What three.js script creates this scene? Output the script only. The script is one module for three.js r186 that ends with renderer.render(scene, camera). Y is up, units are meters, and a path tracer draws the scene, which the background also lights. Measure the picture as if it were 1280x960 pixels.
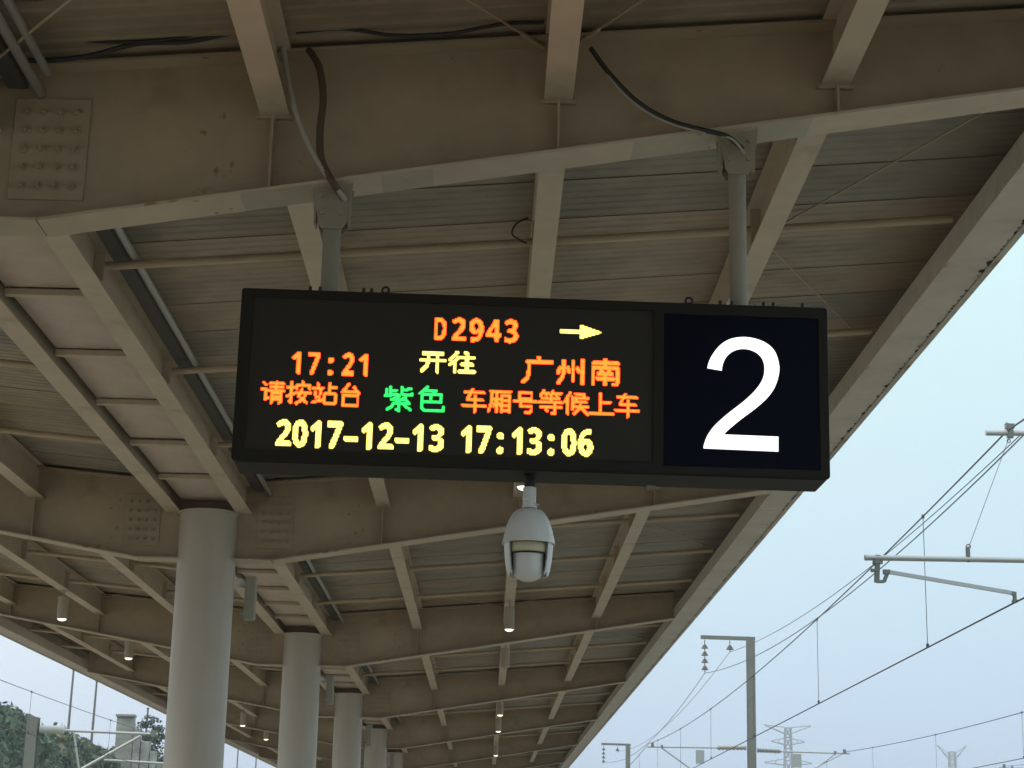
import * as THREE from 'three';
import { mergeGeometries } from 'three/addons/utils/BufferGeometryUtils.js';
import { RoundedBoxGeometry } from 'three/addons/geometries/RoundedBoxGeometry.js';

// ------------------------------------------------------------------ camera, sky, sun, exposure
const scene = new THREE.Scene();
const EYE = 1.6, FOCAL = 2300, PITCH = 0.2573, YAW = 0.0091, ROLL = 0.0224;
const camera = new THREE.PerspectiveCamera(THREE.MathUtils.radToDeg(2 * Math.atan(480 / FOCAL)), 4 / 3, 0.1, 3000);
camera.position.set(0, EYE, 0);
camera.rotation.set(PITCH, -YAW, ROLL, 'YXZ');

const sm01 = (t) => { t = Math.max(0, Math.min(1, t)); return t * t * (3 - 2 * t); };
function overcastSky() {
  const W = 512, H = 256, data = new Float32Array(W * H * 4);
  const stops = [[-90, 0.55, 0.60, 0.68], [-3, 0.58, 0.69, 0.84], [3, 0.62, 0.77, 0.98], [9, 0.68, 0.88, 1.00], [19, 0.75, 1.0, 1.02], [40, 1.06, 1.3, 1.36], [65, 1.32, 1.54, 1.58], [90, 1.42, 1.64, 1.66]];
  for (let r = 0; r < H; r++) {
    const el = ((r + 0.5) / H - 0.5) * 180;
    let k = 0; while (k < stops.length - 2 && el > stops[k + 1][0]) k++;
    const a = stops[k], b = stops[k + 1], t = Math.min(1, Math.max(0, (el - a[0]) / (b[0] - a[0])));
    for (let c = 0; c < W; c++) {
      const az = ((c + 0.5) / W - 0.5) * 2 * Math.PI, west = sm01((0.3 - Math.cos(az) * Math.cos(el * Math.PI / 180)) / 0.9) * 0.3;          // the overcast is a little whiter towards the hidden sun
      const o = (r * W + c) * 4;
      data[o] = (a[1] + (b[1] - a[1]) * t) * (1 + west * 1.75); data[o + 1] = (a[2] + (b[2] - a[2]) * t) * (1 + west); data[o + 2] = (a[3] + (b[3] - a[3]) * t) * (1 + west * 0.6); data[o + 3] = 1;
    }
  }
  const tex = new THREE.DataTexture(data, W, H, THREE.RGBAFormat, THREE.FloatType);
  tex.mapping = THREE.EquirectangularReflectionMapping; tex.magFilter = THREE.LinearFilter; tex.minFilter = THREE.LinearFilter; tex.needsUpdate = true;
  return tex;
}
const skyTexture = overcastSky();
scene.background = skyTexture; scene.environment = skyTexture;
const sun = new THREE.DirectionalLight(new THREE.Color(1, 0.95, 0.88), 1.4);
sun.position.set(-70, 42, -22); sun.target.position.set(0, 0, -40); scene.add(sun, sun.target);
sun.castShadow = true; sun.shadow.radius = 40; sun.shadow.mapSize.set(2048, 2048);
Object.assign(sun.shadow.camera, { left: -90, right: 90, top: 60, bottom: -60, near: 1, far: 260 });
const renderer = new THREE.WebGLRenderer({ antialias: true });
renderer.toneMapping = THREE.LinearToneMapping; renderer.toneMappingExposure = 1.0;
renderer.shadowMap.enabled = true;
scene.fog = new THREE.FogExp2(new THREE.Color(0.72, 0.8, 0.9), 0.0012);

// ------------------------------------------------------------------ helpers
let seed = 20171;
const rnd = () => { seed = (seed + 0x6d2b79f5) | 0; let t = Math.imul(seed ^ (seed >>> 15), 1 | seed); t = (t + Math.imul(t ^ (t >>> 7), 61 | t)) ^ t; return ((t ^ (t >>> 14)) >>> 0) / 4294967296; };
const W = (x, y, z) => new THREE.Vector3(x, y + EYE, -z);                      // metres right of, above and ahead of the eye
camera.updateMatrixWorld(true);
function ray(px, py) { return new THREE.Vector3((px - 640) / FOCAL, (480 - py) / FOCAL, -1).transformDirection(camera.matrixWorld); }
function atZ(px, py, z) { const r = ray(px, py); return r.multiplyScalar(z / -r.z).add(camera.position); }   // the point of a photo pixel at a known distance along the platform
const taken = {};
const numbered = (n) => { const k = taken[n] = (taken[n] ?? -1) + 1; return k ? n + '_' + String(k).padStart(3, '0') : n; };
function uvm(g0) {                                                             // uv in metres, by the way each face points
  const g = g0.index ? g0.toNonIndexed() : g0, p = g.attributes.position, n = p.count, uv = new Float32Array(n * 2);
  const a = new THREE.Vector3(), b = new THREE.Vector3(), c = new THREE.Vector3();
  for (let i = 0; i < n; i += 3) {
    a.fromBufferAttribute(p, i); b.fromBufferAttribute(p, i + 1); c.fromBufferAttribute(p, i + 2);
    const m = b.clone().sub(a).cross(c.clone().sub(a)), X = Math.abs(m.x), Y = Math.abs(m.y), Z = Math.abs(m.z);
    [a, b, c].forEach((v, k) => { const o = (i + k) * 2; if (Y >= X && Y >= Z) { uv[o] = v.x; uv[o + 1] = v.z; } else if (X >= Z) { uv[o] = v.z; uv[o + 1] = v.y; } else { uv[o] = v.x; uv[o + 1] = v.y; } });
  }
  g.setAttribute('uv', new THREE.BufferAttribute(uv, 2));
  for (const k of Object.keys(g.attributes)) if (!['position', 'normal', 'uv'].includes(k)) g.deleteAttribute(k);
  return g;
}
const join = (list) => mergeGeometries(list.map((g) => uvm(g)));
const box = (w, h, d, x = 0, y = 0, z = 0) => new THREE.BoxGeometry(w, h, d).translate(x, y, z);
const rbox = (w, h, d, r, x = 0, y = 0, z = 0) => new RoundedBoxGeometry(w, h, d, 2, r).translate(x, y, z);
const cyl = (r0, r1, h, n = 24) => new THREE.CylinderGeometry(r0, r1, h, n);
function rod(p, q, r, n = 8, r2 = r) {                                         // round bar between two points
  const d = q.clone().sub(p), g = new THREE.CylinderGeometry(r2, r, d.length(), n);
  g.applyQuaternion(new THREE.Quaternion().setFromUnitVectors(new THREE.Vector3(0, 1, 0), d.clone().normalize()));
  return g.translate((p.x + q.x) / 2, (p.y + q.y) / 2, (p.z + q.z) / 2);
}
function bar(p, q, w, h) {                                                     // square bar between two points
  const d = q.clone().sub(p), g = new THREE.BoxGeometry(w, h, d.length());
  const m = new THREE.Matrix4().lookAt(q, p, Math.abs(d.y) > 0.9 * d.length() ? new THREE.Vector3(0, 0, 1) : new THREE.Vector3(0, 1, 0));
  return g.applyMatrix4(m).translate((p.x + q.x) / 2, (p.y + q.y) / 2, (p.z + q.z) / 2);
}
const hose = (pts, r, n = 48, m = 7) => new THREE.TubeGeometry(new THREE.CatmullRomCurve3(pts), n, r, m);
function prism(pts, depth) { const s = new THREE.Shape(pts.map(([x, y]) => new THREE.Vector2(x, y))); return new THREE.ExtrudeGeometry(s, { depth, bevelEnabled: false }); }
function part(name, geo, mat, parent, label) { const m = new THREE.Mesh(Array.isArray(geo) ? join(geo) : uvm(geo), mat); m.name = name; parent.add(m); if (label) m.userData.label = label; return m; }
function shared(name, geo, mat, parent, x = 0, y = 0, z = 0) { const m = new THREE.Mesh(geo, mat); m.name = name; m.position.set(x, y, z); parent.add(m); return m; }
function tag(o, label, category, group, kind) { if (label) o.userData.label = label; if (category) o.userData.category = category; if (group) o.userData.group = group; if (kind) o.userData.kind = kind; return o; }
function thing(name, label, category, pos, group) { const g = new THREE.Group(); g.name = numbered(name); g.position.copy(pos); scene.add(g); return tag(g, label, category, group); }

// periodic value noise for the surface textures
function noiseGrid(n) { const a = new Float32Array(n * n); for (let i = 0; i < a.length; i++) a[i] = rnd(); return (x, y) => { x *= n; y *= n; const xi = Math.floor(x), yi = Math.floor(y); let u = x - xi, v = y - yi; u = u * u * (3 - 2 * u); v = v * v * (3 - 2 * v); const g = (i, j) => a[((j % n + n) % n) * n + ((i % n + n) % n)]; return (g(xi, yi) * (1 - u) + g(xi + 1, yi) * u) * (1 - v) + (g(xi, yi + 1) * (1 - u) + g(xi + 1, yi + 1) * u) * v; }; }
function fbmMaker(base, octaves) { const ns = []; for (let k = 0; k < octaves; k++) ns.push(noiseGrid(base << k)); return (x, y) => { let s = 0, a = 0.5, t = 0; for (const n of ns) { s += a * n(x, y); t += a; a *= 0.55; } return s / t; }; }
function texture(size, metres, f, srgb = true) {
  const d = new Uint8Array(size * size * 4);
  for (let j = 0; j < size; j++) for (let i = 0; i < size; i++) { const c = f(i / size, j / size), o = (j * size + i) * 4; for (let k = 0; k < 3; k++) d[o + k] = Math.max(0, Math.min(255, (c[k] ?? c[0]) * 255)); d[o + 3] = 255; }
  const t = new THREE.DataTexture(d, size, size); t.wrapS = t.wrapT = THREE.RepeatWrapping; t.magFilter = THREE.LinearFilter; t.minFilter = THREE.LinearMipmapLinearFilter; t.generateMipmaps = true;
  if (srgb) t.colorSpace = THREE.SRGBColorSpace;
  t.repeat.set(1 / metres, 1 / metres); t.needsUpdate = true; return t;
}
const nA = fbmMaker(4, 6), nB = fbmMaker(6, 5), nC = fbmMaker(24, 4), nD = fbmMaker(3, 6);
const sm = (a, b, x) => { const t = Math.max(0, Math.min(1, (x - a) / (b - a))); return t * t * (3 - 2 * t); };
const paintMap = texture(1024, 2.6, (u, v) => {
  const a = nA(u, v), b = nB(u, v), c = nC(u, v), d = nD(u, v), grime = sm(0.56, 0.78, b) * 0.07, rust = sm(0.70, 0.80, c) * sm(0.5, 0.65, d) * 0.5, t = 0.9 + (a - 0.5) * 0.13 + (c - 0.5) * 0.06 - grime;
  return [t * (1 - rust * 0.35), t * (0.985 - rust * 0.55 - grime * 0.1), t * (0.965 - rust * 0.75 - grime * 0.25)];
});
const paintBump = texture(512, 0.7, (u, v) => [0.5 + (nC(u, v) - 0.5) * 0.7 + (nA(u, v) - 0.5) * 0.5], false);
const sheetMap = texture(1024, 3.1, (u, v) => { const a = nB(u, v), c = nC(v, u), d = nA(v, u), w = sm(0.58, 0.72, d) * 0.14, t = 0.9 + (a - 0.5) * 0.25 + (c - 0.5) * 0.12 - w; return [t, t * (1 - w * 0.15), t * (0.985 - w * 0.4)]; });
const columnMap = texture(1024, 7.3, (u, v) => { const t = 0.93 + (nA(u, v) - 0.5) * 0.07 + (nC(u * 2, v * 0.25) - 0.5) * 0.05 + (nC(v, u) - 0.5) * 0.035; return [t, t, t * 0.99]; });
const concreteMap = texture(512, 2.2, (u, v) => { const t = 0.82 + (nA(u, v) - 0.5) * 0.35 + (nC(u, v) - 0.5) * 0.2; return [t, t * 0.99, t * 0.96]; });
const mat = (r, g, b, o = {}) => { const m = new THREE.MeshStandardMaterial({ roughness: 0.6, metalness: 0, ...o }); m.color.setRGB(r, g, b); return m; };
const painted = (r, g, b, o = {}) => mat(r, g, b, { map: paintMap, bumpMap: paintBump, bumpScale: 0.0012, roughness: 0.55, ...o });
const M = {
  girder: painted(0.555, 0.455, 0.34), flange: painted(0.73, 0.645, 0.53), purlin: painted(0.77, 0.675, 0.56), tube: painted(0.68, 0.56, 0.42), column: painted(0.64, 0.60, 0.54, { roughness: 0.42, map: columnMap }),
  gutter: painted(0.78, 0.67, 0.62), fascia: painted(0.76, 0.72, 0.68), lip: painted(0.64, 0.62, 0.6), patch: painted(0.56, 0.54, 0.44), deck: mat(0.2, 0.2, 0.2),
  bolt: painted(0.54, 0.45, 0.33), dirt: mat(0.03, 0.028, 0.025, { roughness: 0.9 }), hanger: painted(0.43, 0.42, 0.35), galvanized: mat(0.42, 0.43, 0.44, { roughness: 0.4, metalness: 0.5 }),
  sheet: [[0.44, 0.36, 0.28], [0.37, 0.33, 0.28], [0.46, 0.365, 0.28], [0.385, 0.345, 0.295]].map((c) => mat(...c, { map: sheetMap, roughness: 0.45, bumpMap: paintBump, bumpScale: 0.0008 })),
  housing: new THREE.MeshPhysicalMaterial({ color: new THREE.Color().setRGB(0.02, 0.017, 0.012), roughness: 0.62, specularIntensity: 0.45, bumpMap: paintBump, bumpScale: 0.0004 }), led: mat(0.026, 0.022, 0.015, { roughness: 0.75 }), tray: mat(0.11, 0.11, 0.105, { roughness: 0.6 }), navy: new THREE.MeshPhysicalMaterial({ color: new THREE.Color().setRGB(0.003, 0.005, 0.014), roughness: 0.45, specularIntensity: 0.12 }),
  black: mat(0.012, 0.012, 0.012, { roughness: 0.5 }), cable: mat(0.03, 0.03, 0.03, { roughness: 0.55 }), greyCable: mat(0.42, 0.40, 0.36, { roughness: 0.5 }), brownCable: mat(0.10, 0.07, 0.045, { roughness: 0.6 }),
  white: mat(0.72, 0.72, 0.72, { roughness: 0.35 }), ivory: mat(0.62, 0.58, 0.40, { roughness: 0.5 }), lampWhite: painted(0.62, 0.58, 0.5, { roughness: 0.4 }),
  steel: mat(0.20, 0.21, 0.20, { roughness: 0.5, metalness: 0.4 }), mast: painted(0.23, 0.24, 0.22, { roughness: 0.6 }), wire: mat(0.06, 0.06, 0.065, { roughness: 0.5 }), alu: mat(0.48, 0.49, 0.50, { roughness: 0.4, metalness: 0.5 }), insulator: mat(0.30, 0.28, 0.25, { roughness: 0.3 }), insulatorDark: mat(0.09, 0.08, 0.07, { roughness: 0.3 }),
  concrete: mat(0.36, 0.35, 0.33, { map: concreteMap, roughness: 0.9 }), platform: mat(0.62, 0.56, 0.47, { map: concreteMap, roughness: 0.8 }), earth: mat(0.34, 0.30, 0.24, { map: concreteMap, roughness: 1 }), ballast: mat(0.40, 0.37, 0.33, { map: concreteMap, roughness: 1 }),
  rubble: mat(0.50, 0.50, 0.49, { map: concreteMap, roughness: 0.9 }), speaker: painted(0.52, 0.54, 0.48), lattice: mat(0.25, 0.26, 0.27, { roughness: 0.6 }),
};

// ------------------------------------------------------------------ ground
const X0 = -3.0932, SPAN = 10.8, Z1 = 9.0556;                                   // column line, girder spacing, the girder that carries the sign
{
  const g = uvm(new THREE.PlaneGeometry(2600, 2600).rotateX(-Math.PI / 2)); const m = shared('ground', g, M.earth, scene, 0, -2.0, -500); tag(m, null, null, null, 'structure');
  const p = part('platform', rbox(14, 1.24, 250, 0.03), M.platform, scene); p.position.set(X0, -0.62, -45); tag(p, null, null, null, 'structure');
  for (const [n, x, w] of [['track_bed', 9.3, 10.6], ['track_bed_left', -13.6, 6.9]]) { const b = part(n, box(w, 0.5, 600), M.ballast, scene); b.position.set(x, -1.744, -150); tag(b, null, null, null, 'structure'); }
}

// ------------------------------------------------------------------ the canopy
const canopy = thing('platform_canopy', 'long cream painted steel canopy with a row of round columns over the platform', 'canopy', new THREE.Vector3(X0, 0, 0));
const zg = (i) => Z1 + (i - 1) * SPAN, FIRST = -4, LAST = 11;
const KX = 0.7183, KY = 3.1674, SB = 0.1695, ROOF0 = 4.0, SR = 0.088;              // girder soffit kink and slope, roof underside and slope
const soffit = (x) => KY + Math.max(0, Math.abs(x) - KX) * SB, roofY = (x) => ROOF0 + Math.abs(x) * SR, purlinY = (x) => 3.642 + 0.086 * Math.abs(x);
const PX = [1.8952, 3.3873, 4.8579], CX = 0.3845, FY = 4.085, EAVE = { 1: [6.168, 6.504], [-1]: [5.859, 6.194] };   // eave box, inner and outer edge on either side
const E = EYE;
{
  // columns
  const colG = uvm(cyl(0.3138, 0.3138, 3.6531 + E, 48).translate(0, (3.6531 + E) / 2, 0)), capG = uvm(cyl(0.335, 0.335, 0.022, 48)), plateG = uvm(box(0.95, 0.03, 0.95));
  for (let i = FIRST; i <= LAST; i++) {
    const c = shared('column', colG, M.column, canopy, 0, 0, -zg(i));
    shared('cap_plate', capG, M.column, c, 0, 3.6531 + E + 0.0115, 0); shared('base_plate', plateG, M.galvanized, c, 0, 0.018, 0);
  }
  // girders
  const HW = 0.1307, XR = EAVE[1][0] - 0.012, XL = EAVE[-1][0] - 0.012, top = (x) => roofY(x) - 0.03;
  const webPts = [[-XL, soffit(XL)], [-KX, KY], [KX, KY], [XR, soffit(XR)], [XR, top(XR) - 0.016], [0, top(0) - 0.016], [-XL, top(XL) - 0.016]].map(([x, y]) => [x, y + E]);
  const webG = uvm(prism(webPts, 0.014).translate(0, 0, -0.007));
  const slope = (x0, x1, y0, y1, t, w) => prism([[x0, y0], [x1, y1], [x1, y1 - t], [x0, y0 - t]].map(([x, y]) => [x, y + E]), w).translate(0, 0, -w / 2);
  const botG = join([slope(-KX, KX, KY, KY, 0.016, 2 * HW)]);
  const botR = join([slope(KX + 0.007, XR, KY, soffit(XR), 0.016, 2 * HW)]), botL = join([slope(-XL, -KX - 0.007, soffit(XL), KY, 0.016, 2 * HW)]);
  const topG = join([slope(0, XR, top(0), top(XR), 0.016, 2 * HW), slope(-XL, 0, top(XL), top(0), 0.016, 2 * HW)]);
  const stiffs = PX.map((x) => uvm(box(0.012, purlinY(x) - soffit(x) - 0.03, 0.1, 0, (purlinY(x) + soffit(x) - 0.03) / 2 + E + 0.001, 0)));
  const seatG = uvm(box(0.19, 0.02, 0.03)), spliceG = uvm(rbox(0.395, 0.565, 0.012, 0.003)), washer = cyl(0.025, 0.025, 0.006, 14).rotateX(Math.PI / 2), hex = cyl(0.0165, 0.0165, 0.02, 6).rotateX(Math.PI / 2).translate(0, 0, 0.012), thread = cyl(0.0095, 0.0095, 0.032, 8).rotateX(Math.PI / 2).translate(0, 0, 0.018);
  const boltG = join([washer, hex, thread]);
  const grid = []; for (let r = 0; r < 5; r++) for (let c = 0; c < 4; c++) grid.push([-0.132 + c * 0.088, -0.205 + r * 0.1025]);
  const allBolts = join(grid.flatMap(([x, y]) => [washer.clone().translate(x, y, 0), hex.clone().translate(x, y, 0)]));
  for (let i = FIRST; i <= LAST; i++) {
    const g = new THREE.Group(); g.name = 'girder'; g.position.set(0, 0, -zg(i)); canopy.add(g);
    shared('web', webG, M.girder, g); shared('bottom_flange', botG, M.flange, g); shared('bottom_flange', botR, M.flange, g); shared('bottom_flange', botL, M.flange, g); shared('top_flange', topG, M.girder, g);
    for (const s of [-1, 1]) {
      PX.forEach((x, k) => { for (const f of [-1, 1]) { shared('stiffener', stiffs[k], M.girder, g, s * x, 0, f * 0.0585); shared('purlin_seat', seatG, M.girder, g, s * x, purlinY(x) + E - 0.0105, f * 0.024); } });
      const sx = s * 0.727, sy = 3.588 + E;
      for (const f of [1, -1]) {
        const sp = shared('splice_plate', spliceG, M.girder, g, sx, sy, f * 0.0135);
        if (f === 1 && (i === 1 || i === 2)) for (const [x, y] of grid) { const b = shared('bolt', boltG, M.bolt, g, sx + x, sy + y, 0.0226); b.rotation.z = rnd() * 3; }
        else if (f === 1 && i > 2 && i < 6) { const b = shared('bolts', allBolts, M.bolt, g, sx, sy, 0.0225); b.userData.kind = 'stuff'; }
      }
    }
    if (i === 1) for (const [x0, x1, m] of [[1.75, 2.12, M.patch], [2.47, 2.74, M.patch], [3.78, 4.2, M.patch], [4.42, 4.72, M.patch], [-2.2, -1.7, M.patch]]) {   // grey green touch-up paint round the sign hangers
      const s = Math.sign(x0), a = Math.min(Math.abs(x0), Math.abs(x1)), b = Math.max(Math.abs(x0), Math.abs(x1));
      part('touch_up_paint', slope(s * a, s * b, soffit(a) - 0.016, soffit(b) - 0.016, 0.0015, 2 * HW - 0.004), m, g);
    }
  }
  // lengthwise beams between the girders
  const L = SPAN - 0.034, hb = (w, h, tf, tw) => [box(w, tf, L, 0, tf / 2, 0), box(tw, h - 2 * tf - 0.002, L, 0, h / 2, 0), box(w, tf, L, 0, h - tf / 2, 0)];
  const purlinG = join(hb(0.152, 0.345, 0.011, 0.009)), chanG = join(hb(0.165, 0.315, 0.012, 0.01)), cleatG = uvm(box(0.115, 0.25, 0.012)), smallCleat = uvm(box(0.1, 0.2, 0.012));
  const panelG = [0, 1, 2].map(() => uvm(rbox(0.59, 0.02, SPAN / 7 - 0.07, 0.006))), gbarG = uvm(rbox(0.60, 0.05, 0.06, 0.006));
  const tubeSeg = (xa, xb) => { const p = new THREE.Vector3(xa, purlinY(xa) + 0.158 + E, 0), q = new THREE.Vector3(xb, purlinY(xb) + 0.158 + E, 0); return uvm(rod(p, q, 0.029, 14)); };
  const edges = (s) => [CX + 0.01, ...PX, EAVE[s][0]], tubeGs = [0, 1, 2, 3].map((k) => [1, -1].map((s) => tubeSeg(s * (edges(s)[k] + 0.006), s * (edges(s)[k + 1] - 0.006))));
  for (let i = FIRST; i < LAST; i++) {
    const zc = -(zg(i) + SPAN / 2), near = i >= 0 && i <= 3;
    for (const s of [-1, 1]) {
      PX.forEach((x) => {
        const b = shared('purlin', purlinG, M.purlin, canopy, s * x, purlinY(x) + E, zc);
        if (near) for (const f of [-0.25, 0, 0.25]) for (const k of [-1, 1]) shared('cleat', cleatG, M.purlin, b, k * 0.0385 + (k > 0 ? 0.001 : -0.001) * 24 * 0, 0.165, -f * SPAN + 0.037).scale.x = 0.6;
      });
      const c = shared('gutter_beam', chanG, M.purlin, canopy, s * CX, 3.676 + E, zc);
      if (near) for (const f of [-0.25, 0, 0.25]) shared('cleat', smallCleat, M.purlin, c, s * 0.044, 0.15, -f * SPAN + 0.037).scale.x = 0.68;
      for (const f of [0.25, 0.5, 0.75]) for (let k = 0; k < 4; k++) shared('tie_tube', tubeGs[k][s > 0 ? 0 : 1], M.tube, canopy, 0, 0, -(zg(i) + f * SPAN));
    }
    for (let k = 0; k < 7; k++) {
      shared('gutter_panel', panelG[k % 3], M.gutter, canopy, 0, 3.805 + (rnd() - 0.5) * 0.008 + E, -(zg(i) + (k + 0.5) * SPAN / 7 + 0.01)).rotation.x = (rnd() - 0.5) * 0.004;
      if (k) shared('gutter_bar', gbarG, M.purlin, canopy, 0, 3.762 + E, -(zg(i) + k * SPAN / 7 + 0.01));
    }
  }
  const zA = -zg(FIRST) + 2.5, zB = -zg(LAST) - 2.5, zm = (zA + zB) / 2, zl = zA - zB;
  part('gutter_cover', box(0.9, 0.02, zl, 0, 4.03 + E, zm), M.deck, canopy);
  for (const s of [-1, 1]) {
    part('rain_pipe', rod(new THREE.Vector3(s * 0.655, 3.9 + E, zA), new THREE.Vector3(s * 0.655, 3.9 + E, zB), 0.026, 12), M.galvanized, canopy);
    part('cable_tray', [box(0.1, 0.004, zl, s * 0.53, 3.93 + E, zm), box(0.004, 0.05, zl, s * 0.478, 3.957 + E, zm), box(0.004, 0.05, zl, s * 0.582, 3.957 + E, zm)], M.tray, canopy);
  }
  part('rain_pipe', rod(new THREE.Vector3(0.735, 3.93 + E, 4), new THREE.Vector3(0.735, 3.93 + E, -8.84), 0.022, 12), M.galvanized, canopy);
  part('brace_rod', rod(new THREE.Vector3(0.5, 3.9 + E, -8.66), new THREE.Vector3(1.85, 4.0 + E, -7.0), 0.008, 8), M.tube, canopy);
  // roof sheets, one for each laid width; beyond the third bay they run together
  const SW = 0.72, XA = 0.5;
  const prof = []; { const gap = 0.0085, n = 6, hw = SW / 2 - gap; prof.push([-hw, 0.05], [-hw, 0.0]); for (let k = 0; k < n; k++) { const c = -hw + (k + 0.5) * (2 * hw) / n, q = hw / n; if (k) prof.push([c - q * 0.75 - 0.012, 0]); prof.push([c - q * 0.55, 0.0065], [c + q * 0.35, 0.0065]); if (k < n - 1) prof.push([c + q * 0.5, 0]); } prof.push([hw, 0.0], [hw, 0.05]); }
  function sheet(XB) {                                                            // a ribbed strip from the gutter to the eave, rising with the roof
    const pos = [], n = prof.length; for (const x of [XA, XB]) for (const [z, y] of prof) pos.push(x, roofY(x) + E + y, z);
    const idx = []; for (let k = 0; k < n; k++) { const a = k, b = (k + 1) % n, c = n + k, d = n + (k + 1) % n; idx.push(a, c, b, b, c, d); }
    for (const o of [0, n]) { const tri = THREE.ShapeUtils.triangulateShape(prof.map(([z, y]) => new THREE.Vector2(z, y)), []); for (const [a, b, c] of tri) idx.push(o + a, o + b, o + c); }
    let g = new THREE.BufferGeometry(); g.setAttribute('position', new THREE.Float32BufferAttribute(pos, 3)); g.setIndex(idx); g = uvm(g); g.computeVertexNormals(); return g;
  }
  const sheetGs = [sheet(EAVE[1][0] + 0.24), sheet(EAVE[-1][0] + 0.24).rotateY(Math.PI)], far = [0, 1].map(() => [[], [], [], []]);
  const nSheets = Math.floor((zg(LAST) + 2 - (zg(-1))) / SW);
  for (let k = 0; k < nSheets; k++) {
    const z = zg(-1) - 0.1 + k * SW + SW / 2 + 0.05;
    [1, -1].forEach((s, j) => {
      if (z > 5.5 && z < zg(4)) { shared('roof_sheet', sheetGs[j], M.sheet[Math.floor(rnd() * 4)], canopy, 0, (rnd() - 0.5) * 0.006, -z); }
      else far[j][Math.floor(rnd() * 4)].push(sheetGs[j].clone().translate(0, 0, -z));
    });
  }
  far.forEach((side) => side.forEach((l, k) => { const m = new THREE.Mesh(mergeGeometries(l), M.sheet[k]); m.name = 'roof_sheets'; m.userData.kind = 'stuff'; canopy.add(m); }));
  for (const s of [-1, 1]) part('roof_deck', prism([[s * 0.4, roofY(0.4) + 0.053 + E], [s * (EAVE[s][1] + 0.03), roofY(EAVE[s][1]) + 0.053 + E], [s * (EAVE[s][1] + 0.03), roofY(EAVE[s][1]) + 0.11 + E], [s * 0.4, roofY(0.4) + 0.11 + E]], zl).translate(0, 0, zB), M.deck, canopy);
  // eave boxes in lengths, with a folded outer lip
  const FL = SPAN / 4, len = FL - 0.006;
  const eaveG = (s) => {
    const [FI, FX] = EAVE[s], h = roofY(FI + 0.21) - FY - 0.004;
    return [join([box(FX - FI - 0.04, 0.006, len, s * (FI + FX - 0.04) / 2, FY + 0.003, 0), box(0.006, 0.17, len, s * (FI + 0.003), FY + 0.092, 0), box(0.22, 0.006, len, s * (FI + 0.11), FY + 0.181, 0), box(0.006, h - 0.184, len, s * (FI + 0.21), FY + 0.184 + (h - 0.184) / 2, 0)]),
      join([box(0.0385, 0.01, FL, s * (FX - 0.0192), FY - 0.006, 0), box(0.006, h + 0.07, FL, s * (FX + 0.003), FY + (h + 0.07) / 2 - 0.011, 0)])];
  };
  const eaves = { 1: eaveG(1), [-1]: eaveG(-1) };
  for (let k = 0; ; k++) {
    const z = -6 + (k + 0.5) * FL; if (z > zg(LAST) + 2) break;
    for (const s of [1, -1]) { const f = shared('eave_panel', eaves[s][0], M.fascia, canopy, 0, E + (rnd() - 0.5) * 0.004, -z); shared('lip', eaves[s][1], M.lip, f); }
  }
  for (const s of [1, -1]) part('eave_panel', box(0.33, 0.3, 54, s * (EAVE[s][0] + 0.17), FY + 0.15 + E, 33), M.fascia, canopy);
  const dirt = []; for (let k = 0; k < 420; k++) { const r = 0.006 + rnd() * rnd() * 0.016; dirt.push(new THREE.SphereGeometry(1, 6, 4).scale(r * (0.5 + rnd()), 0.004, r * (0.8 + rnd() * 1.6)).translate(EAVE[1][1] - 0.048 + (rnd() - 0.5) * 0.014, FY + E - 0.001, -(8 + Math.pow(rnd(), 1.3) * 45))); }
  part('dirt_spots', dirt, M.dirt, canopy).userData.kind = 'stuff';
  // bracing rods
  const rodAt = (x0, z0, x1, z1) => { const p = new THREE.Vector3(x0, roofY(x0) - 0.06 + E, -z0), q = new THREE.Vector3(x1, roofY(x1) - 0.06 + E, -z1); return [rod(p, q, 0.007, 6), rod(p, p.clone().lerp(q, 0.09), 0.013, 6), rod(q, q.clone().lerp(p, 0.09), 0.013, 6)]; };
  for (let i = 0; i < 5; i++) for (const [a, b, c, d] of [[5.86, 0.08, 4.94, 0.305], [4.94, 0.305, 5.86, 0.555], [3.47, -0.004, 4.78, -0.19], [3.3, -0.004, 1.98, -0.19]]) for (const s of [-1, 1]) { const ex = (v) => (v === 5.86 ? EAVE[s][0] : v); part('brace_rod', rodAt(s * ex(a), zg(i) + b * SPAN, s * ex(c), zg(i) + d * SPAN), M.tube, canopy); }
}

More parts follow.
